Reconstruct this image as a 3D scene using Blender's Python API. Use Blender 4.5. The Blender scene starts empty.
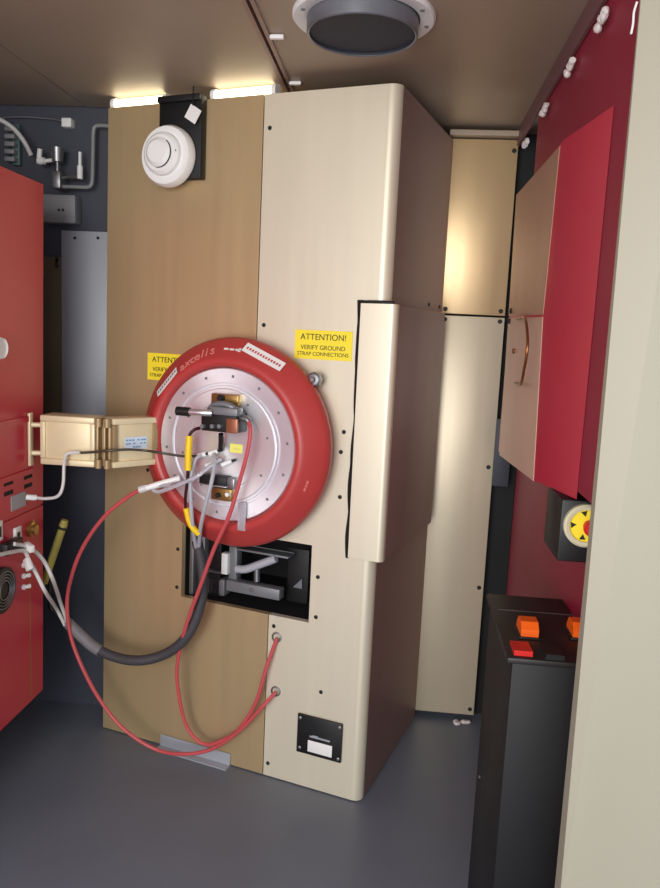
import bpy, bmesh, math, random
from mathutils import Vector, Matrix
random.seed(4)
S = bpy.context.scene; COL = S.collection
# ------------------------------------------------------------------ camera
F, CX, CY = 750.0, 330.0, 444.0
def ray(u, v): return Vector(((u-CX)/F, -(v-CY)/F, -1.0))
UP = (Vector((1, -.047, 0)).cross(-ray(330, 336))).normalized()
if UP.y < 0: UP = -UP
YA = ray(403, 342); YA = (YA - UP*YA.dot(UP)).normalized()
XA = YA.cross(UP)
M3 = Matrix((XA, YA, UP))                       # camera space -> world
EYE = Vector((0, 0, 1.35))
def on_plane(u, v, p, n):
    d = M3 @ ray(u, v); n = Vector(n)
    return EYE + d*((Vector(p)-EYE).dot(n)/d.dot(n))
def wx(u, v, x): return on_plane(u, v, (x, 0, 0), (1, 0, 0))
def wy(u, v, y): return on_plane(u, v, (0, y, 0), (0, 1, 0))
cam = bpy.data.cameras.new('camera'); cam.sensor_fit = 'HORIZONTAL'; cam.sensor_width = 36
cam.lens = 36*F/660; cam.clip_start = .02
co = bpy.data.objects.new('camera', cam); COL.objects.link(co)
co.matrix_world = Matrix.Translation(EYE) @ M3.to_4x4()
S.camera = co
# cabinet frame: x along its face to the right, y into it, z up
CO = Vector((-.9336, 2.3008, 0)); CEX = Vector((.9558, -.2940, 0)); CN = Vector((-.2940, -.9558, 0))
CROT = math.atan2(CEX.y, CEX.x)
def c(u, v, p=0.0):
    q = on_plane(u, v, CO+CN*p, CN) - CO
    return Vector((q.dot(CEX), -p, q.z))
def c2w(p): p = Vector(p); return CO + CEX*p.x - CN*p.y + Vector((0, 0, p.z))
def w2c(p): q = Vector(p)-CO; return Vector((q.dot(CEX), -q.dot(CN), q.z))

# ------------------------------------------------------------------ materials
def lin(h):
    return tuple((x/255/12.92 if x/255 <= .04045 else ((x/255+.055)/1.055)**2.4) for x in h)
def mat(name, rgb, rough=.5, metal=0.0, var=.06, scale=6, stretch=(1, 1, 1), bump=0.0, coat=0.0, trans=0.0, emit=0.0, rvar=.08):
    m = bpy.data.materials.new(name); m.use_nodes = True
    nt = m.node_tree; b = nt.nodes['Principled BSDF']; N = nt.nodes.new
    tc = N('ShaderNodeTexCoord'); mp = N('ShaderNodeMapping'); mp.inputs['Scale'].default_value = stretch
    nz = N('ShaderNodeTexNoise'); nz.inputs['Scale'].default_value = scale; nz.inputs['Detail'].default_value = 5
    nt.links.new(tc.outputs['Object'], mp.inputs['Vector']); nt.links.new(mp.outputs[0], nz.inputs['Vector'])
    col = lin(rgb); mx = N('ShaderNodeMix'); mx.data_type = 'RGBA'
    mx.inputs[6].default_value = (*[max(0, k*(1-var*2)) for k in col], 1)
    mx.inputs[7].default_value = (*[min(1, k*(1+var*2)) for k in col], 1)
    nt.links.new(nz.outputs['Fac'], mx.inputs[0]); nt.links.new(mx.outputs[2], b.inputs['Base Color'])
    mr = N('ShaderNodeMapRange'); mr.inputs['To Min'].default_value = max(0.02, rough-rvar); mr.inputs['To Max'].default_value = min(1, rough+rvar)
    nt.links.new(nz.outputs['Fac'], mr.inputs['Value']); nt.links.new(mr.outputs[0], b.inputs['Roughness'])
    b.inputs['Metallic'].default_value = metal; b.inputs['Coat Weight'].default_value = coat
    b.inputs['Transmission Weight'].default_value = trans
    if bump:
        bp = N('ShaderNodeBump'); bp.inputs['Strength'].default_value = bump; bp.inputs['Distance'].default_value = .004
        nt.links.new(nz.outputs['Fac'], bp.inputs['Height']); nt.links.new(bp.outputs[0], b.inputs['Normal'])
    if emit:
        b.inputs['Emission Color'].default_value = (*col, 1); b.inputs['Emission Strength'].default_value = emit
    return m
V = (1, 1, .05)
cream = mat('cream paint', (228, 219, 196), .40, .3, .02, 30, V)
gold = mat('gold tan paint', (204, 178, 136), .40, .5, .03, 30, V)
taupe = mat('taupe side shade and trim', (158, 132, 124), .45, .3, .03, 30, V)  # cabinet side's shade put into the colour; seam trim uses it too
panelm = mat('back panel paint', (216, 204, 178), .38, .35, .02, 30, V)
panelt = mat('upper back panel paint', (212, 184, 140), .34, .45, .02, 30, V)
ceilm = mat('ceiling metal', (168, 152, 134), .5, .25, .06, 3)
floorm = mat('grey painted floor', (106, 112, 124), .42, .0, .07, 4, bump=.05)
navy = mat('dark slate wall', (66, 69, 80), .6, .1, .06, 3)
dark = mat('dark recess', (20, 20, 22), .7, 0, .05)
redp = mat('red enamel', (192, 38, 66), .33, .0, .03, 3)
redw = mat('red wall enamel', (150, 26, 58), .48, .0, .04, 3)
redring = mat('red moulded plastic', (182, 62, 60), .4, 0, .03, 8)
alu = mat('turned aluminium', (232, 232, 236), .30, .85, .02, 9)
alus = mat('bright aluminium', (236, 236, 240), .28, .85, .02, 9)
steel = mat('steel', (150, 150, 152), .35, .8, .05, 12)
brass = mat('brass', (168, 136, 80), .35, .8, .06, 14)
bronze = mat('bronze', (136, 84, 44), .35, .7, .05)
black = mat('black plastic', (20, 20, 22), .5, 0, .1, 20)
blackmetal = mat('black painted steel', (13, 13, 16), .58, .0, .06, 6)
blacktop = mat('black lid', (32, 27, 26), .5, 0, .08, 10)
grey = mat('grey machined metal', (128, 130, 134), .45, .35, .06, 12)
lgrey = mat('pale grey panel', (168, 172, 180), .5, .2, .03, 4)
jbox = mat('grey box paint', (140, 142, 144), .5, .1, .04)
olive = mat('olive panel', (92, 86, 66), .6, .1, .06)
olivegrip = mat('olive grip', (158, 148, 72), .5, 0, .08, 30)
white = mat('white plastic', (240, 240, 238), .45, 0, .02)
offw = mat('white label', (238, 236, 234), .6, 0, .02)
yel = mat('yellow label', (255, 230, 50), .55, 0, .02)
yelp = mat('yellow sleeve', (248, 206, 24), .45, 0, .03)
ink = mat('black ink', (30, 26, 18), .6, 0, .02)
redink = mat('red ink', (190, 70, 70), .6, 0, .02)
orange = mat('orange plastic', (255, 104, 20), .42, 0, .03)
redsw = mat('red plastic', (214, 34, 32), .42, 0, .03)
hose = mat('red hose', (198, 82, 86), .4, 0, .05, 20)
wcab = mat('white cable jacket', (212, 210, 208), .45, 0, .04, 20)
gcab = mat('grey cable jacket', (176, 176, 184), .45, 0, .04, 20)
clear = mat('clear tubing', (232, 232, 240), .12, 0, .02, 10, trans=.6)
harn = mat('black braided sleeve', (66, 64, 68), .6, 0, .2, 180, bump=.3)
duck = mat('cream duct paint', (228, 212, 174), .42, .15, .03, 20)
ductd = mat('tan duct edge', (166, 142, 104), .42, .25, .04, 20)
copper = mat('copper', (168, 110, 84), .4, .6, .06, 20)
mesh_dark = mat('dark duct lining', (48, 52, 64), .7, .1, .1, 60, bump=.2)
ductg = mat('grey sheet duct', (124, 126, 134), .4, .5, .08, 20)
blue = mat('pale blue label', (206, 218, 232), .6, 0, .06, 40)
glow = mat('lamp tube', (255, 246, 214), .4, 0, 0, emit=3.0)
sealm = mat('white foam', (224, 216, 214), .8, 0, .06, 60, bump=.3)
doorm = mat('near door paint', (158, 151, 134), .55, .1, .03, 5, (1, 1, .2))

turned = mat('lathe turned aluminium', (242, 243, 248), .34, .7, .02, 9)
turnedb = mat('bright lathe turned aluminium', (246, 247, 250), .32, .65, .02, 9)
for m_ in (turned, turnedb):
    nt = m_.node_tree; tn = nt.nodes.new('ShaderNodeTangent'); tn.direction_type = 'RADIAL'; tn.axis = 'Y'
    b_ = nt.nodes['Principled BSDF']; b_.inputs['Anisotropic'].default_value = .75; nt.links.new(tn.outputs[0], b_.inputs['Tangent'])
# ------------------------------------------------------------------ mesh builder
def spline(P, n=8):
    P = [Vector(p) for p in P]
    if len(P) < 3: return P
    Q = [2*P[0]-P[1]]+P+[2*P[-1]-P[-2]]; out = []
    for i in range(1, len(Q)-2):
        a, b, d, e = Q[i-1:i+3]
        for k in range(n):
            t = k/n
            out.append(.5*((2*b)+(d-a)*t+(2*a-5*b+4*d-e)*t*t+(3*b-a-3*d+e)*t**3))
    return out+[P[-1]]
class MB:
    def __init__(s): s.bm = bmesh.new()
    def box(s, x0, x1, y0, y1, z0, z1, bev=0, seg=2, mtx=None):
        t = bmesh.new(); bmesh.ops.create_cube(t, size=1)
        for v in t.verts: v.co = Vector((x0+(v.co.x+.5)*(x1-x0), y0+(v.co.y+.5)*(y1-y0), z0+(v.co.z+.5)*(z1-z0)))
        if bev: bmesh.ops.bevel(t, geom=list(t.edges), offset=bev, segments=seg, profile=.5, affect='EDGES')
        if mtx is not None: t.transform(mtx)
        return s.add(t)
    def add(s, t):
        me = bpy.data.meshes.new('tmp'); t.to_mesh(me); t.free(); s.bm.from_mesh(me); bpy.data.meshes.remove(me); return s
    def lathe(s, prof, o, ax, seg=48):
        ax = Vector(ax).normalized(); o = Vector(o)
        u = ax.orthogonal().normalized(); w = ax.cross(u); rings = []
        for r, h in prof:
            if r < 1e-6: rings.append([s.bm.verts.new(o+ax*h)])
            else: rings.append([s.bm.verts.new(o+ax*h+(u*math.cos(6.283185*k/seg)+w*math.sin(6.283185*k/seg))*r) for k in range(seg)])
        for A, B in zip(rings, rings[1:]):
            for k in range(seg):
                a = [A[k % len(A)], A[(k+1) % len(A)], B[(k+1) % len(B)], B[k % len(B)]]
                a = list(dict.fromkeys(a))
                if len(a) > 2:
                    try: s.bm.faces.new(a)
                    except ValueError: pass
        return s
    def cyl(s, a, b, r, r2=None, seg=20):
        a = Vector(a); b = Vector(b); L = (b-a).length; r2 = r if r2 is None else r2
        return s.lathe([(0, 0), (r, 0), (r2, L), (0, L)], a, b-a, seg)
    def tube(s, P, r, seg=10, n=8, rr=None, smooth=True):
        P = spline(P, n) if smooth else [Vector(p) for p in P]
        t = (P[1]-P[0]).normalized(); u = t.orthogonal().normalized(); rings = []
        for i, p in enumerate(P):
            t2 = (P[min(i+1, len(P)-1)]-P[max(i-1, 0)]).normalized()
            q = t.rotation_difference(t2); u = q @ u; t = t2; w = t.cross(u)
            R = rr(i/(len(P)-1)) if rr else r
            rings.append([s.bm.verts.new(p+(u*math.cos(6.2832*k/seg)+w*math.sin(6.2832*k/seg))*R) for k in range(seg)])
        for A, B in zip(rings, rings[1:]):
            for k in range(seg): s.bm.faces.new((A[k], A[(k+1) % seg], B[(k+1) % seg], B[k]))
        s.bm.faces.new(rings[0]); s.bm.faces.new(rings[-1]); return s
    def loft(s, A, B):
        a = [s.bm.verts.new(p) for p in A]; b = [s.bm.verts.new(p) for p in B]; n = len(a)
        s.bm.faces.new(a); s.bm.faces.new(b)
        for k in range(n): s.bm.faces.new((a[k], a[(k+1) % n], b[(k+1) % n], b[k]))
        return s
    def prism_y(s, pts, y0, y1): return s.loft([(x, y0, z) for x, z in pts], [(x, y1, z) for x, z in pts])
    def prism_z(s, pts, z0, z1): return s.loft([(x, y, z0) for x, y in pts], [(x, y, z1) for x, y in pts])
    def prism_x(s, pts, x0, x1): return s.loft([(x0, y, z) for y, z in pts], [(x1, y, z) for y, z in pts])
    def text(s, body, o, xd, yd, size, depth=.0006):
        cu = bpy.data.curves.new('t', 'FONT'); cu.body = body; cu.size = size; cu.align_x = 'CENTER'; cu.align_y = 'CENTER'; cu.extrude = depth
        ob = bpy.data.objects.new('t', cu); COL.objects.link(ob)
        me = bpy.data.meshes.new_from_object(ob.evaluated_get(bpy.context.evaluated_depsgraph_get()))
        bpy.data.objects.remove(ob); bpy.data.curves.remove(cu)
        xd = Vector(xd).normalized(); yd = Vector(yd); yd = (yd-xd*yd.dot(xd)).normalized(); zd = xd.cross(yd)
        T = Matrix((xd, yd, zd)).transposed().to_4x4(); T.translation = Vector(o)
        me.transform(T); s.bm.from_mesh(me); bpy.data.meshes.remove(me); return s
BASE = {}
def part(name, mb, m, parent, label=None, stuff=False):
    base = BASE[parent.name]
    bmesh.ops.translate(mb.bm, verts=mb.bm.verts, vec=-base)
    bmesh.ops.recalc_face_normals(mb.bm, faces=mb.bm.faces)
    me = bpy.data.meshes.new(name); mb.bm.to_mesh(me); mb.bm.free(); me.materials.append(m)
    for p in me.polygons: p.use_smooth = True
    me.set_sharp_from_angle(angle=math.radians(32))
    o = bpy.data.objects.new(name, me); COL.objects.link(o); o.parent = parent; BASE[o.name] = base
    if label: o['label'] = label
    return o
def tagit(o, label, cat, group=None):
    o['label'] = label; o['category'] = cat
    if group: o['group'] = group
def thing(name, label, cat, base, cab=False, group=None):
    o = bpy.data.objects.new(name, None); COL.objects.link(o); o.empty_display_size = .05
    base = Vector(base); BASE[o.name] = base
    if cab: o.location = c2w(base); o.rotation_euler = (0, 0, CROT)
    else: o.location = base
    tagit(o, label, cat, group); return o
def single(name, mb, m, label, cat, base, cab=False, group=None):
    base = Vector(base); bmesh.ops.translate(mb.bm, verts=mb.bm.verts, vec=-base)
    bmesh.ops.recalc_face_normals(mb.bm, faces=mb.bm.faces)
    me = bpy.data.meshes.new(name); mb.bm.to_mesh(me); mb.bm.free(); me.materials.append(m)
    for p in me.polygons: p.use_smooth = True
    me.set_sharp_from_angle(angle=math.radians(32))
    o = bpy.data.objects.new(name, me); COL.objects.link(o); BASE[o.name] = base
    if cab: o.location = c2w(base); o.rotation_euler = (0, 0, CROT)
    else: o.location = base
    tagit(o, label, cat, group); return o
def struct(name, mb, m):
    bmesh.ops.recalc_face_normals(mb.bm, faces=mb.bm.faces)
    me = bpy.data.meshes.new(name); mb.bm.to_mesh(me); mb.bm.free(); me.materials.append(m)
    o = bpy.data.objects.new(name, me); COL.objects.link(o); o['kind'] = 'structure'; o['label'] = name.replace('_', ' '); return o
OUT = (0, -1, 0)

# ------------------------------------------------------------------ the setting
CEIL = 2.038
struct('floor', MB().box(-1.8, 1.2, -1.2, 3.0, -.08, 0), floorm)
mb = MB(); mb.box(-1.052, -.372, .3, 2.44, CEIL, CEIL+.03); mb.box(-.356, .346, .3, 2.64, CEIL, CEIL+.03); mb.box(-1.8, -1.058, .3, 2.44, CEIL+.002, CEIL+.03)
mb.box(-1.8, .6, .3, 2.64, CEIL+.03, CEIL+.06); mb.box(.346, .75, .3, 2.64, CEIL, CEIL+.03)
struct('ceiling', mb, ceilm)
mb = MB(); mb.box(-.378, -.368, .3, 2.44, CEIL-.006, CEIL+.02); mb.box(-.360, -.350, .3, 2.44, CEIL-.006, CEIL+.02)
struct('trim_1', mb, taupe)
struct('wall_left', MB().box(-1.8, -1.74, -.2, 2.5, 0, CEIL), navy)
mb = MB(); mb.box(-1.8, -.84, 2.45, 2.5, 0, 2.14); struct('wall_back_left', mb, navy)
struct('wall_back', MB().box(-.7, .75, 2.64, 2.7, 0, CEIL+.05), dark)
mb = MB(); mb.prism_y([(.34, 1.085), (.60, 1.085), (.60, CEIL), (.34, CEIL)], 1.16, 2.25); struct('wall_right', mb, redw)
struct('wall_right_lower', MB().box(.40, .60, 1.16, 2.50, 0, 1.085), redw)
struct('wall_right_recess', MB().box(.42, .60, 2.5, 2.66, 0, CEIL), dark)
struct('trim_2', MB().box(.328, .339, 1.0, 2.60, CEIL-.052, CEIL-.001, .002), mat('mauve rail paint', (122, 84, 88), .5, .1))
struct('trim_3', MB().box(.11, .336, 2.55, 2.60, 2.008, 2.026, .003), ceilm)
# near door leaf at the right, a reflection's slanting edge shaped as a fold
mb = MB()
fr = [(.300, 1.108, 0), (.300, 1.108, .44), (.374, 1.104, CEIL-.01), (.80, 1.06, CEIL-.01), (.80, 1.06, 0)]
bk = [(x, y+.045, z) for x, y, z in fr]
E0, E1 = (.3000, 1.142, 0), (.2955, 1.142, CEIL-.01)
v = [mb.bm.verts.new(p) for p in fr]; e0 = mb.bm.verts.new(E0); e1 = mb.bm.verts.new(E1)
b2 = mb.bm.verts.new((.80, 1.10, 0)); b3 = mb.bm.verts.new((.80, 1.10, CEIL-.01))
for f in [(v[0], v[1], v[2], v[3], v[4]), (v[0], e0, e1, v[2], v[1]), (v[4], v[3], b3, b2), (e0, b2, b3, e1), (e1, b3, v[3], v[2]), (e0, v[0], v[4], b2)]: mb.bm.faces.new(f)
struct('door_1', mb, doorm)

# ------------------------------------------------------------------ main cabinet
H = 1.997; D = .57; W = .93
cab = thing('equipment_cabinet', 'tall cream and gold metal equipment cabinet carrying the big red ring', 'cabinet', (0, 0, 0), True)
mb = MB(); mb.box(.012, .03, .02, D, .01, H-.01); mb.box(.03, W-.02, D-.02, D, .01, H-.01); mb.box(.03, W-.02, .03, D-.02, H-.03, H-.012)
part('body', mb, gold, cab)
def screw(mbx, p, ax=OUT, r=.006, h=.004):
    mbx.lathe([(0, -.002), (r, -.002), (r, h*.5), (r*.6, h), (0, h)], p, ax, 10); return mbx
lp = part('left_panel', MB().prism_y([(0, .004), (.608, .004), (.608, .519), (.301, .519), (.301, .752), (.538, .752), (.538, H), (.012, H)], 0, .02), gold, cab, 'gold tan front panel')
fr_ = .028
rp = part('right_panel', MB().prism_y([(.611, .004), (W-fr_, .004), (W-fr_, H), (.541, H), (.541, .752), (.741, .752), (.741, .519), (.611, .519)], 0, .02), cream, cab, 'cream front panel')
arc = [(W-fr_+fr_*math.sin(t), fr_-fr_*math.cos(t)) for t in [k*math.pi/2/10 for k in range(11)]]
part('corner_post', MB().prism_z([(W-fr_, .018)]+arc+[(W-.018, fr_)], .004, H), cream, cab)
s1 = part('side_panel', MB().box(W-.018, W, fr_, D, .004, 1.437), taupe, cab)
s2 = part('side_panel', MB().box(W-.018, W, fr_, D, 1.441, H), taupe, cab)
for y, z in ((.40, 1.462), (.53, 1.462)): part('screw', screw(MB(), (W, y, z), (1, 0, 0)), black, s2)
for y, z in ((.40, 1.418),): part('screw', screw(MB(), (W, y, z), (1, 0, 0)), black, s1)
for u, v_ in ((178, 549), (177, 587), (148, 470)): part('screw', screw(MB(), c(u, v_)), black, lp)
for u, v_ in ((270, 128), (264, 325), (268, 763), (321, 692), (318, 577), (316, 617), (274, 626), (344, 432), (341, 452), (340, 497)): part('screw', screw(MB(), c(u, v_)), black, rp)
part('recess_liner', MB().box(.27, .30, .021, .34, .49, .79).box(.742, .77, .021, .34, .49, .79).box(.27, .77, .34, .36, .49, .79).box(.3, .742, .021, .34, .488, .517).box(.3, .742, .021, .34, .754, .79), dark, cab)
# corner cover that wraps the right front edge
def rr_pts(x0, x1, y0, y1, r):
    return [(x0, y1), (x0, y0)]+[(x1-r+r*math.sin(t), y0+r-r*math.cos(t)) for t in [k*math.pi/2/8 for k in range(9)]]+[(x1, y1)]
cv = part('corner_cover', MB().loft([(x, y, .742) for x, y in rr_pts(.862, .962, -.026, .0-.0, .016)], [(x, y, 1.440) for x, y in rr_pts(.862, .962, -.026, .0, .016)]), cream, cab, 'cream cover strip with a dark gap along its left edge')
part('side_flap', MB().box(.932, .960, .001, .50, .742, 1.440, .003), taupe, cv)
part('gap_shade', MB().tube([(.855+random.uniform(-.003, .003), -.006, .735+k*.0595) for k in range(13)], .0075, 6, 4, lambda q_: .006+.0035*abs(math.sin(q_*17))).tube([(.858, -.008, 1.444), (.90, -.012, 1.4445), (.95, -.010, 1.444)], .005, 6), black, cv)  # black tubes stand in for the shade in the gap round the cover
# port plugs
for u, v_ in ((277, 637), (276, 691)):
    p = c(u, v_); g = part('cable_port', MB().lathe([(.011, 0), (.016, 0), (.016, .004), (.011, .005), (.011, 0)], p, OUT, 20), steel, rp)
# dark meter plate
p0 = c(298, 713); mp_ = MB().box(.722, .866, -.009, -.001, .114, .236, .003)
pl = part('meter_plate', mp_, black, rp, 'black rectangular meter plate with a white window')
part('window', MB().box(.760, .838, -.0115, -.009, .126, .162, .001), offw, pl)
part('printed_mark', MB().box(.765, .830, -.0105, -.009, .172, .177).box(.774, .792, -.0105, -.009, .177, .180), lgrey, pl)
for x, z in ((.733, .13), (.857, .224), (.857, .126), (.731, .224)): part('screw', screw(MB(), (x, -.009, z), OUT, .005, .002), steel, pl)
# yellow attention labels
def attention(x0, x1, z0, z1, par, lab):
    w = part('warning_label', MB().box(x0, x1, -.0022, -.0004, z0, z1), yel, par, lab)
    cx, h = (x0+x1)/2, z1-z0
    t = MB(); t.text('ATTENTION!', (cx, -.0024, z1-.24*h), (1, 0, 0), (0, 0, 1), .0235)
    t.text('VERIFY GROUND', (cx, -.0024, z1-.60*h), (1, 0, 0), (0, 0, 1), .0175)
    t.text('STRAP CONNECTIONS', (cx, -.0024, z1-.82*h), (1, 0, 0), (0, 0, 1), .0150)
    part('lettering', t, ink, w)
attention(.662, .834, 1.284, 1.364, rp, 'yellow attention sticker right of the ring')
attention(.166, .338, 1.192, 1.274, lp, 'yellow attention sticker half behind the ring')

# ------------------------------------------------------------------ red ring assembly
RX, RZ = .509, 1.033
ring = thing('flange_assembly', 'large red ring with a round aluminium disc on the cream cabinet', 'flange', (RX, 0, RZ), True)
o = (RX, 0, RZ)
prof = [(.20, .0), (.272, .0), (.287, .018), (.298, .042), (.302, .058), (.301, .068), (.297, .077), (.290, .085), (.250, .119), (.243, .124), (.236, .126), (.229, .125), (.223, .121), (.219, .112), (.217, .09), (.20, 0)]
body = part('outer_ring', MB().lathe(prof, o, OUT, 128), redring, ring, 'red ring')
disc = part('disc', MB().lathe([(0, .06), (.2168, .06), (.2168, .107), (.214, .110), (.176, .110), (.174, .104), (.169, .104), (.167, .109), (0, .109)], o, OUT, 128), turned, ring, 'bright aluminium disc')
part('inner_plate', MB().lathe([(0, .109), (.160, .109), (.160, .113), (.158, .1145), (.120, .1145), (.118, .112), (0, .112)], o, OUT, 96), turnedb, disc)
def pol(r, a, p): return Vector((RX+r*math.cos(math.radians(a)), -p, RZ+r*math.sin(math.radians(a))))
for k in range(14): part('bolt', screw(MB(), pol(.195, k*25.7+7, .110), OUT, .0042, .003), grey, disc)
for k in range(8): part('bolt', screw(MB(), pol(.139, k*45+14, .1145), OUT, .0036, .003), grey, disc)
# lettering and stickers on the sloping ring face
def cone(u, v_):
    q = c(u, v_, .105); r_ = math.hypot(q.x-RX, q.z-RZ); q = c(u, v_, .119-(r_-.25)*.85)
    return math.hypot(q.x-RX, q.z-RZ), math.degrees(math.atan2(q.z-RZ, q.x-RX))
def cone_T(r_, a, lift=.0006, spin=0):
    d = math.radians(a); er = Vector((math.cos(d), 0, math.sin(d))); t_ = Vector((math.sin(d), 0, -math.cos(d)))
    n = (er*.85+Vector((0, -1, 0))).normalized(); up = n.cross(t_)
    T = Matrix((t_, -n, up)).transposed().to_4x4(); T.translation = pol(r_, a, .119-(r_-.25)*.85)+n*lift
    return T @ Matrix.Rotation(math.radians(spin), 4, 'Y'), t_, up, n
word = 'axcelis'
r0, a0 = cone(183, 367); r1, a1 = cone(213, 350.5)
wts = [0, .19, .37, .53, .69, .82, 1.0]
t = MB()
for ch, f_ in zip(word, wts):
    T, t_, up, n = cone_T(r0+(r1-r0)*f_, a0+(a1-a0)*f_)
    t.text(ch, T.translation, t_, up, .044, .0006)
part('lettering', t, mat('pale red lettering', (228, 140, 132), .45), body)
t = MB(); rq, aq = cone(232, 349.5); T = cone_T(rq, aq)[0]
for dx in (-.018, 0, .018): t.box(dx-.007, dx+.007, -.0006, .0006, -.0028, .0028, mtx=T)
t.box(.020, .028, -.0006, .0006, -.006, .006, mtx=T)
part('pointer_mark', t, offw, body)
def sticker(u, v_, w, h, marks, spin, lab):
    T = cone_T(*cone(u, v_), .0008, spin)[0]
    s_ = part('sticker', MB().box(-w/2, w/2, -.0014, .0008, -h/2, h/2, mtx=T), offw, body, lab)
    t = MB()
    for k in range(marks):
        x = -w*.42+k*w*.84/(marks-1); t.box(x-.0028, x+.0028, -.0019, -.0014, -.004, .0035, mtx=T)
    part('printed_mark', t, redink if marks > 10 else grey, s_)
sticker(264, 357, .128, .030, 13, 0, 'white sticker at upper right of the ring')
sticker(168, 382, .098, .024, 9, 0, 'white sticker at upper left of the ring')
T = cone_T(*cone(306, 486))[0]
part('faded_mark', MB().box(-.016, -.005, -.0006, .0006, -.003, .003, mtx=T).box(-.003, .004, -.0006, .0006, -.003, .003, mtx=T).box(.006, .016, -.0006, .0006, -.003, .003, mtx=T), mat('faded mark', (216, 120, 112), .5), body)
# hardware on the disc
def cp(u, v_, p): return c(u, v_, p)
P = .1125
def cbox(m, u0, v0, u1, v1, p0, p1, bev=.003):
    a = cp(u0, v0, p1); b = cp(u1, v1, p1)
    x0, x1 = sorted((a.x, b.x)); z0, z1 = sorted((a.z, b.z))
    return m.box(x0, x1, -p1, -p0, z0, z1, bev)
top = part('top_bracket', cbox(MB(), 211, 393, 238, 407, P, .134), brass, ring, 'brass bracket with a black knob')
k = cp(222, 398, .134); part('knob', MB().lathe([(0, 0), (.010, 0), (.010, .012), (.007, .016), (0, .016)], k, OUT, 16), black, top)
blk = part('terminal_block', cbox(MB(), 201, 410, 236, 434, .110, .172, .004), black, ring, 'black terminal block')
part('insert', cbox(MB(), 226, 418, 237, 434, .172, .180, .003), copper, blk, 'brown insert')
for u in (204, 214, 221): part('stud', MB().lathe([(0, 0), (.006, 0), (.006, .012), (0, .012)], cp(u, 426, .172), OUT, 10), grey, blk)
yoke = MB(); yoke.tube([cp(208, 412, .150), cp(214, 405, .168), cp(224, 404, .172), cp(234, 408, .168), cp(238, 414, .150)], .008, 10)
cbox(yoke, 209, 406, 237, 417, .150, .185, .005)
part('yoke', yoke, grey, blk, 'dark grey clamp yoke')
hd = part('clamp_handle', MB().tube([cp(212, 413, .190), cp(200, 412.5, .200), cp(178, 411, .208)], .0095, 12), alus, ring, 'silver clamp handle with black grip')
part('grip', MB().tube([cp(190, 412, .204), cp(184, 411.4, .206), cp(177, 410.8, .208)], .0125, 12), black, hd)
part('elbow_fitting', MB().tube([cp(236, 416, .13), cp(241, 418, .15), cp(246, 419, .152), cp(249, 422, .152)], .009, 12), steel, ring)
low = part('lower_block', cbox(MB(), 199, 474, 226, 487, P, .145, .003), black, ring, 'black lower clamp block')
part('rail', cbox(MB(), 196, 483, 226, 488, .145, .16, .002), alus, low)
lb = part('lower_bracket', cbox(MB(), 211, 487, 231, 502, P, .135), brass, ring, 'brass bracket on lower disc')
part('knob', MB().lathe([(0, 0), (.007, 0), (.007, .01), (0, .01)], cp(219, 495, .135), OUT, 14), black, lb)
part('knob', MB().lathe([(0, 0), (.006, 0), (.006, .012), (0, .012)], cp(229, 494, .135), OUT, 14), white, lb)
part('side_lug', cbox(MB(), 226, 478, 234, 490, P, .14), steel, ring)
tg = part('small_label', cbox(MB(), 230, 443.5, 242, 453.5, .112, .1135, 0), mat('pale yellow label', (244, 238, 120), .6), ring, 'small pale yellow label on the disc')
part('printed_mark', cbox(MB(), 233, 448.5, 240, 449.5, .1135, .1142, 0), ink, tg)
post = MB()
post.tube([cp(221, 434, .15), cp(221, 442, .14), cp(220.5, 450, .125)], .0075, 10)
part('stem', post, black, ring)
for u0, v0, u1, v1 in ((198, 456, 206, 454), (209, 454, 218, 451), (206, 466, 216, 463), (222, 465, 232, 461)):
    cf = part('connector', MB().cyl(cp(u0, v0, .13), cp(u1, v1, .124), .007), white, ring)
    part('pin', MB().cyl(cp(u1, v1, .124), cp(u1+4, v1-1.4, .122), .004), black, cf)
part('clear_tab', MB().box(.565, .590, -.126, -.1235, .800, .880, .001, mtx=None), clear, ring, 'clear plastic strip at bottom of disc')
eb = single('lifting_knob', MB().lathe([(0, 0), (.009, 0), (.009, .03), (.018, .032), (.021, .036), (.021, .050), (.016, .054), (.008, .055), (.006, .062), (0, .062)], c(321, 379), OUT, 8), steel, 'chrome knob on the cabinet beside the red ring, upper right', 'knob', c(322, 378), True)

# ------------------------------------------------------------------ mechanism in the opening below the ring
act = thing('actuator', 'dark grey actuator mechanism in the square opening under the red ring', 'machine part', (.31, .1, .519), True)
part('guide_rail', MB().box(.309, .324, .03, .08, .519, .752, .003), steel, act, 'bright rail')
part('guide_rail', MB().box(.340, .352, .05, .10, .519, .752, .003), grey, act)
part('column', MB().box(.366, .412, .05, .12, .519, .752, .004), black, act)
def ci(u, v_, y): return c(u, v_, -y)
def ibox(m, u0, v0, u1, v1, y0, y1, bev=.003):
    a = ci(u0, v0, y0); b = ci(u1, v1, y0); x0, x1 = sorted((a.x, b.x)); z0, z1 = sorted((a.z, b.z))
    return m.box(x0, x1, y0, y1, z0, z1, bev)
pb = part('front_bracket', ibox(MB(), 226, 580, 279, 601, .015, .05), grey, act, 'grey bracket plate with one bolt')
part('bolt', MB().lathe([(0, 0), (.006, 0), (.006, .005), (0, .006)], ci(252, 590, .015), OUT, 8), steel, pb)
part('upright', ibox(MB(), 229, 546, 236, 584, .035, .07), grey, act)
part('top_bar', ibox(MB(), 236, 549, 288, 558, .03, .08), grey, act)
part('arm', ibox(MB(), 206, 570, 226, 575, .03, .06), grey, act)
part('motor', ibox(MB(), 204, 576, 224, 597, .05, .10, .006), grey, act)
part('connector', ibox(MB(), 221.5, 553, 227, 575, .02, .045, .002), white, act, 'white connector strip')
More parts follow.
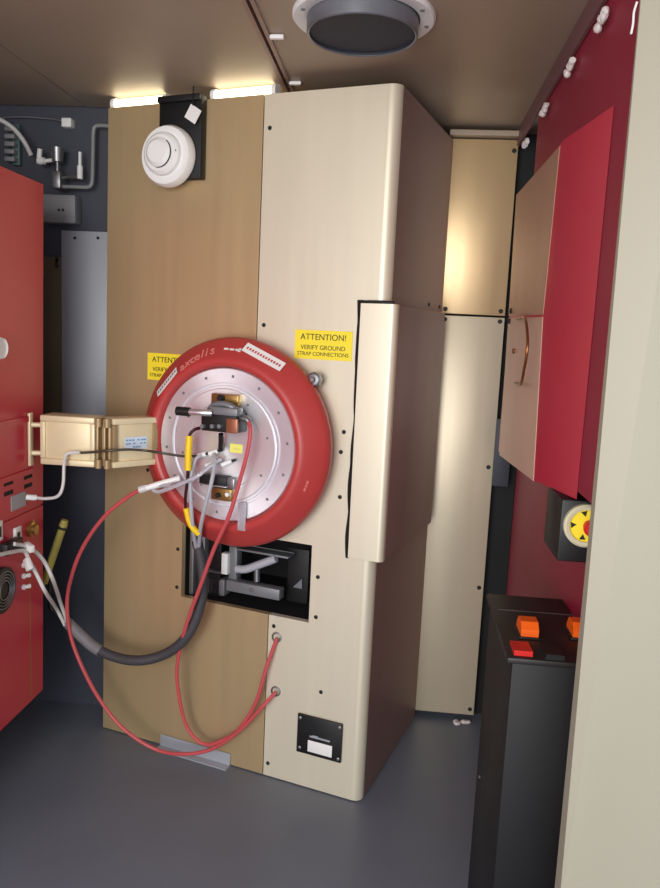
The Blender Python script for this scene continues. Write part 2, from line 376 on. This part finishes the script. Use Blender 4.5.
part('clear_hose', MB().tube([ci(237, 569, .025), ci(246, 569, .022), ci(258, 565, .025), ci(276, 558.5, .03)], .0125, 12), gcab, act, 'pale grey hose')
part('spindle', MB().cyl(ci(257, 581, .035), ci(257, 566, .035), .010), steel, act)
sp = part('side_plate', ibox(MB(), 288, 547, 307, 605, .10, .11, .004), blackmetal, act)
part('gusset', MB().loft([ci(293, 587, .09), ci(302, 579, .09), ci(302, 589, .09)], [ci(293, 587, .10), ci(302, 579, .10), ci(302, 589, .10)]), grey, sp)
part('cover', ibox(MB(), 233, 601, 270, 616, .06, .12, .004), blackmetal, act)

# ------------------------------------------------------------------ smoke detector
q = c(167, 155)
sd = thing('smoke_detector', 'round white smoke detector on a black bracket near the ceiling', 'smoke detector', (q.x, 0, q.z), True)
part('bracket', MB().box(.216, .358, -.030, -.002, 1.776, 2.003, .003).box(.216, .358, -.042, -.03, 1.985, 2.003, .003), blackmetal, sd, 'black mounting bracket')
q = c(167, 155, .06)
bs = part('base', MB().lathe([(0, .030), (.081, .030), (.085, .036), (.085, .050), (.079, .062), (0, .064)], (q.x-.006, 0, q.z), OUT, 64), white, sd)
hp = part('head', MB().lathe([(0, .062), (.060, .062), (.058, .075), (.050, .082), (.041, .083), (.040, .090), (.030, .098), (0, .099)], (q.x-.010, 0, q.z+.002), OUT, 56), white, sd)
t = MB(); t.tube([(q.x-.010+.039*math.cos(math.radians(a)), -.0875, q.z+.002+.039*math.sin(math.radians(a))) for a in range(-100, 60, 10)], .003, 6)
part('sensor_slot', t, black, hp)
part('indicator', MB().lathe([(0, 0), (.004, 0), (.003, .003), (0, .003)], (q.x+.040, -.078, q.z+.006), OUT, 10), grey, hp)
tg = thing('hang_tag', 'small white tag hanging in front of the smoke detector bracket', 'tag', c(193, 114, .046), True)
p = c(193, 114, .046)
part('card', MB().box(-.02, .02, -.001, .001, -.020, .020, mtx=Matrix.Translation(p) @ Matrix.Rotation(math.radians(32), 4, 'Y')), offw, tg)
part('string', MB().tube([p+Vector((0, 0, .022)), p+Vector((-.002, .003, .05)), p+Vector((-.002, .004, .075))], .0025, 6), black, tg)

# ------------------------------------------------------------------ lamp over the cabinet
for i, (x0, x1) in enumerate(((.0, .20), (.352, .56))):
    L = thing('lamp_tube', ('glowing lamp tube over the cabinet, left of the smoke detector', 'glowing lamp tube over the cabinet, right of the smoke detector')[i], 'lamp', (x0, .04, H), True)
    part('tube', MB().cyl((x0+.01, .04, H+.0195), (x1-.01, .04, H+.0195), .0150), glow, L)
    part('socket', MB().cyl((x0, .04, H+.0195), (x0+.012, .04, H+.0195), .019), white, L)
    part('socket', MB().cyl((x1-.012, .04, H+.0195), (x1, .04, H+.0195), .019), white, L)

# ------------------------------------------------------------------ ceiling vent
vx, vy = -.128, 1.735
vt = thing('ceiling_vent', 'round grey duct collar with white flange in the tan ceiling', 'vent', (vx, vy, CEIL))
fl = part('flange', MB().lathe([(.122, 0), (.155, 0), (.155, .006), (.151, .010), (.126, .010), (.122, .008)], (vx+.002, vy+.0, CEIL), (0, 0, -1), 72), white, vt, 'white flange')
for a in (10, 75, 140, 205, 270, 335): part('screw', screw(MB(), (vx+.002+.138*math.cos(math.radians(a)), vy+.138*math.sin(math.radians(a)), CEIL-.010), (0, 0, -1), .005, .003), grey, fl)
part('collar', MB().lathe([(.121, -.001), (.121, .040), (.118, .042), (.115, .040), (.115, -.0)], (vx, vy, CEIL), (0, 0, -1), 72), ductg, vt)
part('lining', MB().lathe([(.1148, .039), (.1148, .034), (0, .028)], (vx, vy, CEIL), (0, 0, -1), 60), mesh_dark, vt, 'dark lining')

# ------------------------------------------------------------------ back panels
def bpanel(z0, z1, m, lab, scr):
    a = thing('access_panel', lab, 'panel', (.228, 2.6, z0))
    q = part('sheet', MB().box(.10, .333, 2.58, 2.60, z0, z1, .002), m, a)
    for x, z in scr: part('screw', screw(MB(), (x, 2.58, z), OUT, .0075, .004), black, q)
bpanel(1.443, 2.004, panelt, 'upper tan metal wall panel between the big cabinet and the red wall', ((.321, 1.99-.02), (.318, 1.458), (.135, 1.458)))
bpanel(.022, 1.437, panelm, 'long lower cream wall panel reaching down to the floor behind the cabinet', ((.318, 1.424), (.135, 1.424), (.317, .50), (.318, .045), (.317, .93)))
t = MB()
for k in range(7): t.lathe([(0, 0), (.006, .0), (.012, .006), (.006, .012), (0, .012)], (.285+random.uniform(-.02, .03), 2.55+random.uniform(-.015, .015), 0), (0, 0, 1), 8)
single('debris', t, sealm, 'white scraps on the floor under the long cream wall panel', 'scraps', (.285, 2.55, 0))
single('blanking_plate', MB().box(.332, .385, 2.555, 2.5815, .87, 1.10, .002), navy, 'small slate grey plate in the dark gap below the red wall box', 'plate', (.36, 2.55, .87))

# ------------------------------------------------------------------ red wall box at right
wb = thing('wall_box', 'tall red wall box with a tan side door above the black cabinet', 'box', (.34, 1.9, 1.06))
XB = .3015
q1_, q2_ = wx(499, 455, XB), wx(533, 480.5, XB); t1_, t2_ = wx(517, 195, XB), wx(560, 145, XB)
plan = [(.339, 2.245), (.3017, 2.245), (.3017, 1.640), (.339, 1.408)]
part('body', MB().loft([(x, y, z) for (x, y), z in zip(plan, (1.034, 1.034, 1.060, 1.070))], [(x, y, 1.768) for x, y in plan]), redp, wb)
def dquad(pts): return MB().prism_x([(wx(u, v_, XB).y, wx(u, v_, XB).z) for u, v_ in pts], XB-.0006, XB+.0012)
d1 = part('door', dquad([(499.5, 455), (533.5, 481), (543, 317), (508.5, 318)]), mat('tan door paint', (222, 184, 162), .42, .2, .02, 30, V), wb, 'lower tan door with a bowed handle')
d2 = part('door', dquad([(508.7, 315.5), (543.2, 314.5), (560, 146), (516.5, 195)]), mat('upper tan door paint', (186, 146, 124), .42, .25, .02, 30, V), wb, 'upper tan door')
hs = [wx(517, 319, .2995), wx(524.5, 318, .280), wx(527.5, 335, .272), wx(527, 352, .270), wx(524, 370, .272), wx(520.5, 384, .280), wx(515, 383, .2995)]
h_ = part('handle', MB().tube(hs, .0032, 10), bronze, d1, 'bowed bronze handle')
for u, v_ in ((514, 351),): part('bolt', screw(MB(), wx(u, v_, .2995), (-1, 0, 0), .007, .005), bronze, d1)
for u, v_ in ((511, 311), (509.5, 321)): part('screw', screw(MB(), wx(u, v_, .2995), (-1, 0, 0), .008, .004), black, d1 if v_ > 315 else d2)
# emergency stop
es = thing('emergency_stop', 'black emergency stop box with yellow disc hanging under the red wall box', 'emergency stop', (.355, 1.48, .948))
hb = part('housing', MB().box(.316, .399, 1.42, 1.56, .946, 1.066, .004), black, es)
bz = part('bezel', MB().lathe([(.031, 0), (.041, 0), (.041, .010), (.037, .014), (.031, .012), (.031, 0)], (.362, 1.42, 1.020), OUT, 40), mat('cream bezel', (214, 208, 176), .45), es, 'pale bezel ring')
yd = part('disc', MB().lathe([(0, 0), (.031, 0), (.031, .006), (0, .006)], (.362, 1.42, 1.020), OUT, 36), yel, es, 'yellow disc')
for a in (100, 180, 260):
    d = math.radians(a); cxx, czz = .362+.024*math.cos(d), 1.020+.024*math.sin(d)
    pts = [(cxx+.007*math.cos(d+1.2+k*2.094), czz+.007*math.sin(d+1.2+k*2.094)) for k in range(3)]
    part('arrow_mark', MB().prism_y(pts, 1.4133, 1.4139), ink, yd)
part('button', MB().lathe([(0, 0), (.011, 0), (.011, .014), (.015, .018), (.015, .026), (.012, .030), (0, .031)], (.368, 1.414, 1.020), OUT, 28), redsw, es, 'red mushroom button')

# ------------------------------------------------------------------ black cabinet, lower right
bc = thing('power_cabinet', 'low black cabinet with orange levers on top beside the red wall', 'cabinet', (.31, 1.5, 0))
zt = .78
part('body', MB().box(.236, .398, 1.345, 1.690, 0, zt-.012, .004), blackmetal, bc)
ld = part('lid', MB().box(.226, .398, 1.338, 1.694, zt-.012, zt, .003), blacktop, bc)
part('lid_joint', MB().box(.24, .398, 1.59, 1.593, zt-.001, zt+.0006), steel, ld)
def lever(u, v_, m, nm, lab):
    q = on_plane(u, v_, (0, 0, zt), (0, 0, 1))
    pr = [(-.030, 0), (.030, 0), (.030, .012), (.014, .030), (-.016, .030), (-.030, .018)] if nm == 'lever' else [(-.028, 0), (.028, 0), (.028, .006), (-.028, .010)]
    w = .017
    s_ = part(nm, MB().prism_x([(q.y+a, zt+b) for a, b in pr], q.x-w, q.x+w), m, ld, lab)
    return s_
for u, v_, in ((527, 633), (578, 634)):
    s_ = lever(u, v_, orange, 'lever', 'orange lever')
    q = on_plane(u, v_, (0, 0, zt), (0, 0, 1))
    part('bezel', MB().box(q.x-.022, q.x+.022, q.y-.036, q.y+.036, zt, zt+.004, .001), black, s_)
s_ = lever(521, 650, redsw, 'rocker', 'red rocker')
s_ = lever(552, 654, black, 'rocker', 'black rocker')
part('label_strip', MB().box(.262, .285, 1.505, 1.509, zt, zt+.001), steel, ld)
q = wx(489, 760, .236)
part('slot', MB().box(.2352, .2362, q.y-.006, q.y+.004, q.z-.06, q.z+.06), dark, bc)
part('screw', screw(MB(), wx(480, 777, .236), (-1, 0, 0), .004, .003), steel, bc, 'bright screw')

# ------------------------------------------------------------------ clips along the ceiling rail
places = ((1.93, 'white clip on the ceiling edge rail, nearest the camera'), (2.19, 'white clip on the ceiling edge rail, second from the camera'), (2.40, 'white clip on the ceiling edge rail, third from the camera'), (2.545, 'white clip on the ceiling edge rail, in the corner by the tan back panel'))
for i, ((u, v_), lab) in enumerate(zip(((600, 20), (568, 68), (543, 110), (525, 142)), [p[1] for p in places])):
    q = wx(u, v_, .324)
    mb = MB(); n = 9
    mb.tube([(.326, q.y-.035+k*.008, q.z+.006*math.sin(k*1.7+i)-.0005*k) for k in range(n)], .006, 8, rr=lambda s_: .004+.004*abs(math.sin(s_*9+i)))
    q0 = Vector((.322, q.y, q.z))
    single('clip', mb, sealm, lab, 'clip', q0, False, 'white clips along the ceiling rail')
for (u, v_), lab in zip(((279, 38), (297, 84)), ('small white clip on the ceiling seam beside the round vent', 'small white clip on the ceiling seam just above the big cabinet')):
    q = on_plane(u, v_, (0, 0, CEIL-.008), (0, 0, 1))
    single('clip', MB().box(q.x-.022, q.x+.012, q.y-.007, q.y+.007, CEIL-.011, CEIL-.001, .003), offw, lab, 'clip', (q.x, q.y, CEIL-.001), False, 'white clips on the ceiling seam')
mb = MB().tube([wy(637, 2, 1.13), wy(634, 12, 1.13), wy(633, 24, 1.13), wy(631, 34, 1.13)], .0016, 8)
single('cord', mb, wcab, 'thin white cord on the edge of the near grey door', 'cord', wy(634, 12, 1.13))

# ------------------------------------------------------------------ red cabinet at left
RXP = -1.03
rc = thing('control_cabinet', 'red control cabinet with vents and connectors at the left edge', 'cabinet', (-1.3, 1.5, .22))
b_ = part('body', MB().prism_x([(.9, .245), (2.068, .245), (2.094, 1.728), (.9, 1.728)], -1.72, RXP-.004), redp, rc)
up_ = part('upper_panel', MB().prism_x([(.9, .822), (2.080, .822), (2.098, 1.733), (.9, 1.733)], RXP-.004, RXP), redp, rc)
dn_ = part('lower_panel', MB().prism_x([(.9, .242), (2.070, .242), (2.080, .816), (.9, .816)], RXP-.004, RXP), redp, rc)
part('plinth', MB().box(-1.7, -1.4, 1.0, 2.0, 0, .245), dark, rc)
def rx(u, v_): return wx(u, v_, RXP)
for u0, v0, u1, v1 in ((4, 485, 13, 481), (4, 495, 13, 491), (24, 478, 32, 475), (24, 487, 32, 484)):
    a, b = rx(u0, v0), rx(u1, v1); z = (a.z+b.z)/2
    part('vent_slot', MB().box(RXP-.001, RXP+.0008, a.y, b.y, z-.006, z+.006), dark, up_)
a, b = rx(11, 513), rx(25, 491); part('nameplate', MB().box(RXP, RXP+.002, a.y, b.y, a.z+.004, b.z), lgrey, up_, 'grey nameplate')
part('ridge', MB().prism_x([(1.6, 1.075), (2.02, 1.075), (2.02, 1.09), (1.6, 1.09)], RXP, RXP+.006), redp, up_)
part('ridge', MB().prism_x([(1.6, .925), (2.02, .925), (2.02, .94), (1.6, .94)], RXP, RXP+.006), redp, up_)
for u, v_, w in ((16, 536, .017), (-3, 531, .016)):
    q = rx(u, v_); s_ = part('socket', MB().box(RXP, RXP+.008, q.y-w, q.y+w, q.z-.028, q.z+.026, .002), white, dn_, 'white socket')
    part('opening', MB().box(RXP+.008, RXP+.009, q.y-w*.5, q.y+w*.4, q.z-.016, q.z+.012), black, s_)
q = rx(30, 529); s_ = part('round_connector', MB().lathe([(0, 0), (.022, 0), (.022, .010), (.014, .012), (.014, .02), (0, .02)], q, (1, 0, 0), 24), brass, dn_, 'brass round connector')
part('key', MB().lathe([(0, 0), (.004, 0), (0, .006)], q+Vector((0, .02, .02)), (1, 0, 0), 8), brass, s_)
for u, v_ in ((23, 565), (23, 576), (23, 587)):
    q = rx(u, v_); part('toggle_switch', MB().cyl(q, q+Vector((.006, 0, 0)), .008).cyl(q+Vector((.004, 0, 0)), q+Vector((.022, -.004, .006)), .0045, .006), white, dn_)
q = rx(0, 590); fan = part('fan', MB().lathe([(.0, .002), (.018, .002), (.02, .012), (0, .012)], q, (1, 0, 0), 24).lathe([(.05, 0), (.062, 0), (.062, .012), (.052, .014), (.05, 0)], q, (1, 0, 0), 40), black, dn_, 'round black fan with chrome guard')
t = MB()
for r in (.026, .034, .042, .05): t.tube([q+Vector((.014, r*math.cos(a*.3142), r*math.sin(a*.3142))) for a in range(21)], .0018, 6, 2)
part('guard', t, steel, fan)
part('backing', MB().lathe([(0, .001), (.05, .001)], q, (1, 0, 0), 30), dark, fan)
a = rx(31, 575); b = rx(31, 702); part('strip', MB().box(RXP, RXP+.0015, b.y-.0015, b.y+.0015, .262, a.z), brass, dn_)
q = rx(-3, 348); dl = part('dial', MB().lathe([(0, .012), (.022, .012), (.026, .016), (.028, .010), (.028, 0)], q, (1, 0, 0), 28), white, up_, 'white round dial')
q = rx(5, 545); plug = single('plug', MB().box(RXP+.009, RXP+.034, q.y-.05, q.y+.035, q.z-.016, q.z+.016, .004), black, 'black multi-pin plug in the red control cabinet', 'plug', (RXP+.009, q.y, q.z))

# ------------------------------------------------------------------ jointed duct from the red cabinet to the ring
du = thing('service_duct', 'cream jointed metal duct between the red cabinet and the red ring', 'duct', (-.92, 2.0, .95))
q = wy(36, 440, 2.0)
def frame(a, b, ht, dep, name):                       # a, b: lower front corners in world
    a = Vector(a); b = Vector(b); x = (b-a); L = x.length; x.normalize(); y = Vector((-x.y, x.x, 0)).normalized()
    T = Matrix((x, y, Vector((0, 0, 1)))).transposed().to_4x4(); T.translation = a
    s_ = part(name, MB().box(.006, L-.006, .005, dep, .007, ht-.007, .002, mtx=T), duck, du)
    part('rail', MB().box(0, L, -.004, dep+.004, ht-.018, ht, .004, mtx=T), duck, s_)
    part('rail', MB().box(0, L, -.004, dep+.004, 0, .018, .004, mtx=T), duck, s_)
    part('end_frame', MB().box(0, .014, -.003, dep+.002, .018, ht-.018, .002, mtx=T), ductd if name == 'arm_section' else duck, s_)
    part('end_frame', MB().box(L-.014, L, -.003, dep+.002, .018, ht-.018, .002, mtx=T), ductd if name == 'arm_section' else duck, s_)
    return s_, T, L
zb, hh = .955, .140
s1_, T1, L1 = frame((-.996, 2.0, zb), (-.838, 2.0, zb), hh, .07, 'straight_section')
e = Vector((-.790, 2.0, zb)); dirn = Vector((.56, .83, 0)).normalized()
a2 = Vector((-.788, 2.002, zb)); b2_ = wy(157, 462, 2.105); b2_.z = zb
s2_, T2, L2 = frame(a2, b2_, hh, .05, 'arm_section')
lab = part('label', MB().box(L2*.28, L2*.78, .0035, .0049, .05, .085, mtx=T2), blue, s2_, 'pale blue printed label')
t = MB()
for z, xs in ((.076, (.30, .37, .44, .56, .64, .70)), (.066, (.30, .36, .46, .62, .70)), (.056, (.46, .52, .58))):
    for x in xs: t.box(L2*x, L2*(x+.05), .0028, .0035, z-.002, z+.002, mtx=T2)
part('printed_mark', t, mat('blue ink', (110, 150, 190), .6), lab)
hg = MB()
for x in (-.832, -.812, -.797): hg.box(x-.004, x+.004, 2.0, 2.05, zb+.004, zb+hh-.004, .002)
hg.box(-.832, -.797, 2.025, 2.045, zb+.02, zb+hh-.02)
hj = part('hinge', hg, ductd, du, 'tan bellows hinge')
for z in (zb+.012, zb+hh-.012):
    for x in (-.825, -.800): part('hinge_pin', MB().cyl((x, 1.994, z-.012), (x, 1.994, z+.012), .009), ductd, hj)
fm = part('wall_flange', MB().box(-1.029, -1.021, 1.990, 2.010, zb-.006, zb+hh+.004, .002), duck, du)
for z in (zb+.03, zb+hh-.03): part('spacer', MB().cyl((-1.022, 2.002, z), (-.992, 2.01, z), .007), duck, fm)
em = part('end_bolts', MB().cyl(b2_+Vector((-.004, .012, .035)), b2_+Vector((.028, .02, .035)), .006).cyl(b2_+Vector((-.004, .012, .11)), b2_+Vector((.028, .02, .11)), .006), white, du)

# ------------------------------------------------------------------ cables and hoses
def cw(u, v_, p): return c2w(c(u, v_, p))
def cable(name, pts, r, m, lab, cat, **k):
    pts = [Vector(p) for p in pts]
    return single(name, MB().tube(pts, r, k.pop('seg', 10), k.pop('n', 8), k.pop('rr', None)), m, lab, cat, pts[0], False, **k)
A = [cw(160, 482, .16), cw(147, 487, .19), cw(128, 497, .20), cw(104, 517, .21), cw(83, 547, .20), cw(71, 578, .19), cw(67, 605, .18), cw(71, 637, .17), cw(84, 671, .16), cw(102, 703, .14), cw(125, 730, .12), cw(155, 749, .09), cw(182, 754, .08), cw(212, 749, .06), cw(240, 730, .05), cw(262, 707, .04), cw(276, 692, .01)]
ha = cable('hose', A, .0058, hose, 'long red hose looping from the ring past the red cabinet to the lower port', 'hose')
q0, q1 = cw(180, 478, .15), cw(146, 488, .19)
fit = MB().tube([q0, (q0+q1)/2, q1], .0085, 10); part('fitting', fit, white, ha, 'white hose fitting')
part('tip', MB().tube([q1, q1+(q1-q0)*.12, q1+(q1-q0)*.2], .0105, 10), wcab, ha)
B = [cw(248, 421, .152), cw(250.5, 430, .165), cw(248, 450, .17), cw(240, 480, .17), cw(229, 516, .17), cw(214, 549, .15), cw(200, 587, .13), cw(187, 623, .11), cw(178, 660, .09), cw(177.5, 685, .08), cw(184, 719, .065), cw(194, 737, .06), cw(207, 744.5, .055), cw(223, 740, .05), cw(239, 729, .045), cw(256, 702, .04), cw(266, 669, .03), cw(277, 638, .01)]
cable('hose', B, .0058, hose, 'red hose hanging in front of the ring disc and rising to the upper port', 'hose')
Hn = [cw(197, 541, .085), cw(202, 566, .08), cw(203, 590, .08), cw(196, 619, .085), cw(183, 641, .095), cw(163, 655, .10), cw(138, 660.5, .12), cw(112, 656, .13), cw(90, 644, .14), cw(75, 630, .15)]
hn = cable('wire_harness', Hn, .0155, harn, 'thick black braided wire harness drooping below the red ring', 'cable', seg=14)
part('collar', MB().tube([cw(100, 651, .135), Hn[-2], Hn[-1], cw(67, 622, .155)], .0175, 14), mat('grey tape wrap', (120, 118, 122), .6, 0, .1, 30), hn, 'dark grey end collar')
def redw_pt(u, v_, off): return wx(u, v_, RXP+off)
e0 = cw(68, 624, .155)
XO = RXP+.045
cable('cable', [e0, cw(61, 604, .19), wx(53, 580, XO+.03), wx(45, 563, XO+.01), wx(37, 553, XO), wx(30, 548, XO), wx(24, 545.5, RXP+.04), wx(14, 544, RXP+.036)], .0056, wcab, 'upper white cable from the black harness to the black plug', 'cable')
cable('cable', [e0+Vector((-.004, -.012, 0)), cw(56, 608, .18), wx(46, 593, XO+.03), wx(36, 573, XO+.01), wx(29, 560, XO), wx(24, 551, XO-.005), wx(12, 552, XO), wx(-2, 555, XO), wx(-10, 555, XO)], .0054, wcab, 'lower white cable with white tag from the black harness', 'cable')
cable('cable', [e0+Vector((.0, .014, .0)), cw(53, 612, .15), cw(49, 598, .15), cw(50, 581, .145), cw(51, 568, .14)], .006, black, 'short black cable beside the white cables at the red cabinet', 'cable')
for (u, v_, r_), lab in zip(((29, 547, 10), (28, 564, 55)), ('white tag folded on the upper white cable at the red cabinet', 'white tag on the lower white cable at the red cabinet')):
    p = wx(u, v_, XO+.004); single('cable_tag', MB().box(-.016, .018, -.007, .007, -.010, .010, .002, mtx=Matrix.Translation(p) @ Matrix.Rotation(math.radians(-35), 4, 'Z') @ Matrix.Rotation(math.radians(r_), 4, 'Y')), offw, lab, 'tag', p)
# ring-side cables
cable('cable', [cw(201, 455, .135), cw(195, 461, .15), cw(190.5, 480, .165), cw(191, 505, .165), cw(193, 528, .15), cw(196, 547, .10)], .0055, gcab, 'left grey cable hanging down the ring disc into the harness', 'cable')
cable('cable', [cw(214, 454, .135), cw(215, 461, .15), cw(212, 480, .17), cw(206, 503, .175), cw(201, 525, .155), cw(199, 546, .10)], .0058, gcab, 'right grey cable hanging down the ring disc into the harness', 'cable')
cable('clear_tube', [cw(221, 459, .14), cw(209, 467, .165), cw(196, 477, .185), cw(180, 484, .19), cw(168, 489, .19), cw(158, 492, .185), cw(153, 489, .18), cw(160, 486, .175), cw(172, 485, .18)], .0058, clear, 'clear plastic tube crossing the ring disc to a loop at left', 'tube')
ys = thing('sleeved_wire', 'dark wire with two bright yellow sleeves on the left of the ring disc', 'wire', cw(190, 434, .15))
Yp = [cw(200, 428, .15), cw(194, 430, .165), cw(189.5, 436, .17), cw(188.5, 452, .175), cw(188, 470, .175), cw(187, 484, .17), cw(185.5, 497, .165), cw(186, 508, .16), cw(189, 520, .155), cw(193, 528, .15), cw(199, 534, .14)]
part('wire', MB().tube(Yp, .0045, 8), mat('dark maroon wire', (58, 14, 18), .4), ys)
part('upper_sleeve', MB().tube(Yp[2:5], .0098, 12), yelp, ys, 'upper yellow sleeve')
part('lower_sleeve', MB().tube(Yp[7:], .0088, 12), yelp, ys, 'lower yellow sleeve')
def dp(u, v_, y): return wy(u, v_, y)
g = [redw_pt(26, 497, .012), redw_pt(35, 497.5, .03), dp(46, 498.5, 1.97), dp(58, 496, 1.965), dp(63, 485, 1.965), dp(64, 466, 1.970), dp(66, 455, 1.982), dp(73, 452.5, 1.988), dp(80, 452.5, 1.988)]
gw = cable('ground_wire', g, .0045, wcab, 'pale wire bent up from red cabinet nameplate to the cream duct', 'wire')
part('terminal', MB().tube([redw_pt(26, 497, .012), redw_pt(33, 497.5, .028), redw_pt(36, 497.6, .034)], .008, 10), white, gw)
cable('bonding_wire', [dp(81, 452.8, 1.988), dp(95, 452, 1.985), dp(110, 450.5, 1.98), dp(128, 449.5, 2.0), dp(145, 450.5, 2.02), cw(162, 453, .19), cw(182, 456, .16), cw(198, 456, .13)], .0036, mat('dark brown wire', (66, 56, 46), .4), 'thin dark wire running across the cream duct to the ring disc', 'wire')

# ------------------------------------------------------------------ floor strip at the cabinet foot
fs = MB(); a, b = c(160, 734, .012), c(231, 753, .012)
fs.prism_x([(-.0015, .040), (-.0045, .042), (-.0085, .006), (-.032, .004), (-.032, 0), (-.0015, 0)], .236, .497)
single('floor_strip', fs, lgrey, 'grey angled metal strip on the floor against the gold cabinet foot', 'strip', (.236, -.03, 0), True)

# ------------------------------------------------------------------ things on the dark rear left wall
WY = 2.45
def bw(u, v_, off=.02): return wy(u, v_, WY-off)
def wbox(mb, u0, v0, u1, v1, dep, bev=.002):
    a, b = wy(u0, v1, WY-dep), wy(u1, v0, WY-dep); return mb.box(a.x, b.x, WY-dep, WY+.002, a.z, b.z, bev)
a = thing('wall_plate', 'pale grey metal plate on the dark wall behind the cream duct', 'plate', (-1.05, WY, .95))
w_ = wbox(MB(), 62, 232, 109, 440, .012); sh = part('sheet', w_, lgrey, a)
for u in (75, 98): part('screw', screw(MB(), bw(u, 238, .012), OUT, .005), black, sh)
a = thing('back_board', 'narrow olive board between the red cabinet and the pale grey plate', 'board', (-1.2, WY, .95))
sh = part('sheet', wbox(MB(), 36, 257, 61, 440, .010), olive, a)
part('hook', MB().tube([bw(57, 259, .012), bw(57, 262, .03), bw(57, 266, .03), bw(56, 266, .015)], .005, 8), black, sh)
a = thing('junction_box', 'small grey junction box on the dark wall above the pale plate', 'box', (-1.17, WY, 1.62))
sh = part('housing', wbox(MB(), 41, 195, 75, 222, .05, .004), jbox, a)
for u in (59, 63): part('screw', screw(MB(), bw(u, 210, .05), OUT, .0045), black, sh)
pv = thing('valve', 'steel regulator valve with fittings on top of the grey junction box', 'valve', bw(57, 187, .05))
o_ = .05
part('bonnet', MB().cyl(bw(57.5, 162, o_), bw(57.5, 148, o_), .017, .021), steel, pv)
part('stem', MB().cyl(bw(57.5, 172, o_), bw(57.5, 161, o_), .006), steel, pv)
part('block', wbox(MB(), 51, 171, 60, 188, .07, .004), steel, pv)
part('left_fitting', MB().cyl(bw(54, 160, o_), bw(45, 161, o_), .006).cyl(bw(45, 161, o_), bw(38, 161, o_), .011).cyl(bw(39, 159, o_), bw(40, 149, o_), .008), white, pv)
part('branch', MB().tube([bw(60, 178, o_), bw(70, 177, o_), bw(79, 177, o_)], .006, 8), steel, pv)
part('nozzle', MB().cyl(bw(80, 179, o_), bw(80, 166, o_), .009).cyl(bw(80, 166, o_), bw(80, 152, o_), .005), white, pv)
cable('conduit', [bw(60, 186.5, .05), bw(75, 187, .045), bw(88, 187, .04), bw(91.5, 184, .04), bw(92.5, 176, .04), bw(93, 150, .04), bw(93.5, 131, .04), bw(95.5, 126.5, .04), bw(100, 125.5, .04), bw(109, 126, .04)], .006, jbox, 'thin grey conduit bent up the dark wall beside the cabinet', 'conduit')
cable('hose', [bw(-6, 117, .10), bw(6, 123, .09), bw(16, 131, .08), bw(25, 143, .07), bw(31, 155, .05)], .007, wcab, 'white hose curving above the top of the red cabinet', 'hose')
tb = thing('terminal_rack', 'stack of grey terminals on the wall above the red cabinet', 'terminals', bw(10, 162, .02))
part('rail', wbox(MB(), 12, 124, 19, 165, .02), mat('teal grey', (84, 110, 112), .5), tb)
for k in range(5): part('terminal', wbox(MB(), 4, 126+k*7.6, 14, 130.5+k*7.6, .045, .003), jbox, tb)
a = single('sensor_box', wbox(MB(), 61, 117.5, 71, 126.5, .03, .004), white, 'small white box at the top of the dark rear wall', 'box', bw(66, 126, .0))
cable('wire', [bw(-4, 118, .012), bw(25, 117, .012), bw(50, 119, .012), bw(62, 121, .02)], .0025, grey, 'thin grey wire running along the dark wall to the small white box', 'wire')
# grounding stick leaning in the gap
p1, p0 = wy(65, 520, 2.13), wy(47, 574, 2.13); dv = (p0-p1).normalized(); foot = p1+dv*((p1.z)/(-dv.z))
gs = thing('grounding_stick', 'olive gripped rod leaning in the dark gap beside the red cabinet', 'rod', foot)
part('shaft', MB().cyl(foot, p0, .008), black, gs)
gr = part('grip', MB().cyl(p0+dv*.03, p1+dv*.02, .0115), olivegrip, gs, 'olive grip')
part('tip', MB().cyl(p1+dv*.02, p1, .013, .010), olivegrip, gr)
part('band', MB().cyl(p1+dv*.022, p1+dv*.030, .0125), black, gr)

# ------------------------------------------------------------------ light
w = bpy.data.worlds.new('world'); S.world = w; w.use_nodes = True
bg = w.node_tree.nodes['Background']; bg.inputs[0].default_value = (.86, .92, 1, 1); bg.inputs[1].default_value = .8
def area(name, loc, tgt, sx, sy, e, col):
    l = bpy.data.lights.new(name, 'AREA'); l.shape = 'RECTANGLE'; l.size = sx; l.size_y = sy; l.energy = e; l.color = col
    o = bpy.data.objects.new(name, l); COL.objects.link(o); o.location = loc
    o.rotation_euler = (Vector(tgt)-Vector(loc)).to_track_quat('-Z', 'Y').to_euler(); return o
area('doorway_light', (-.75, -1.3, 1.35), (-.1, 2.2, 1.1), 1.3, 1.6, 42, (1, .97, .93))
S.view_settings.view_transform = 'Standard'; S.view_settings.look = 'None'
S.view_settings.exposure = .72; S.view_settings.gamma = 1
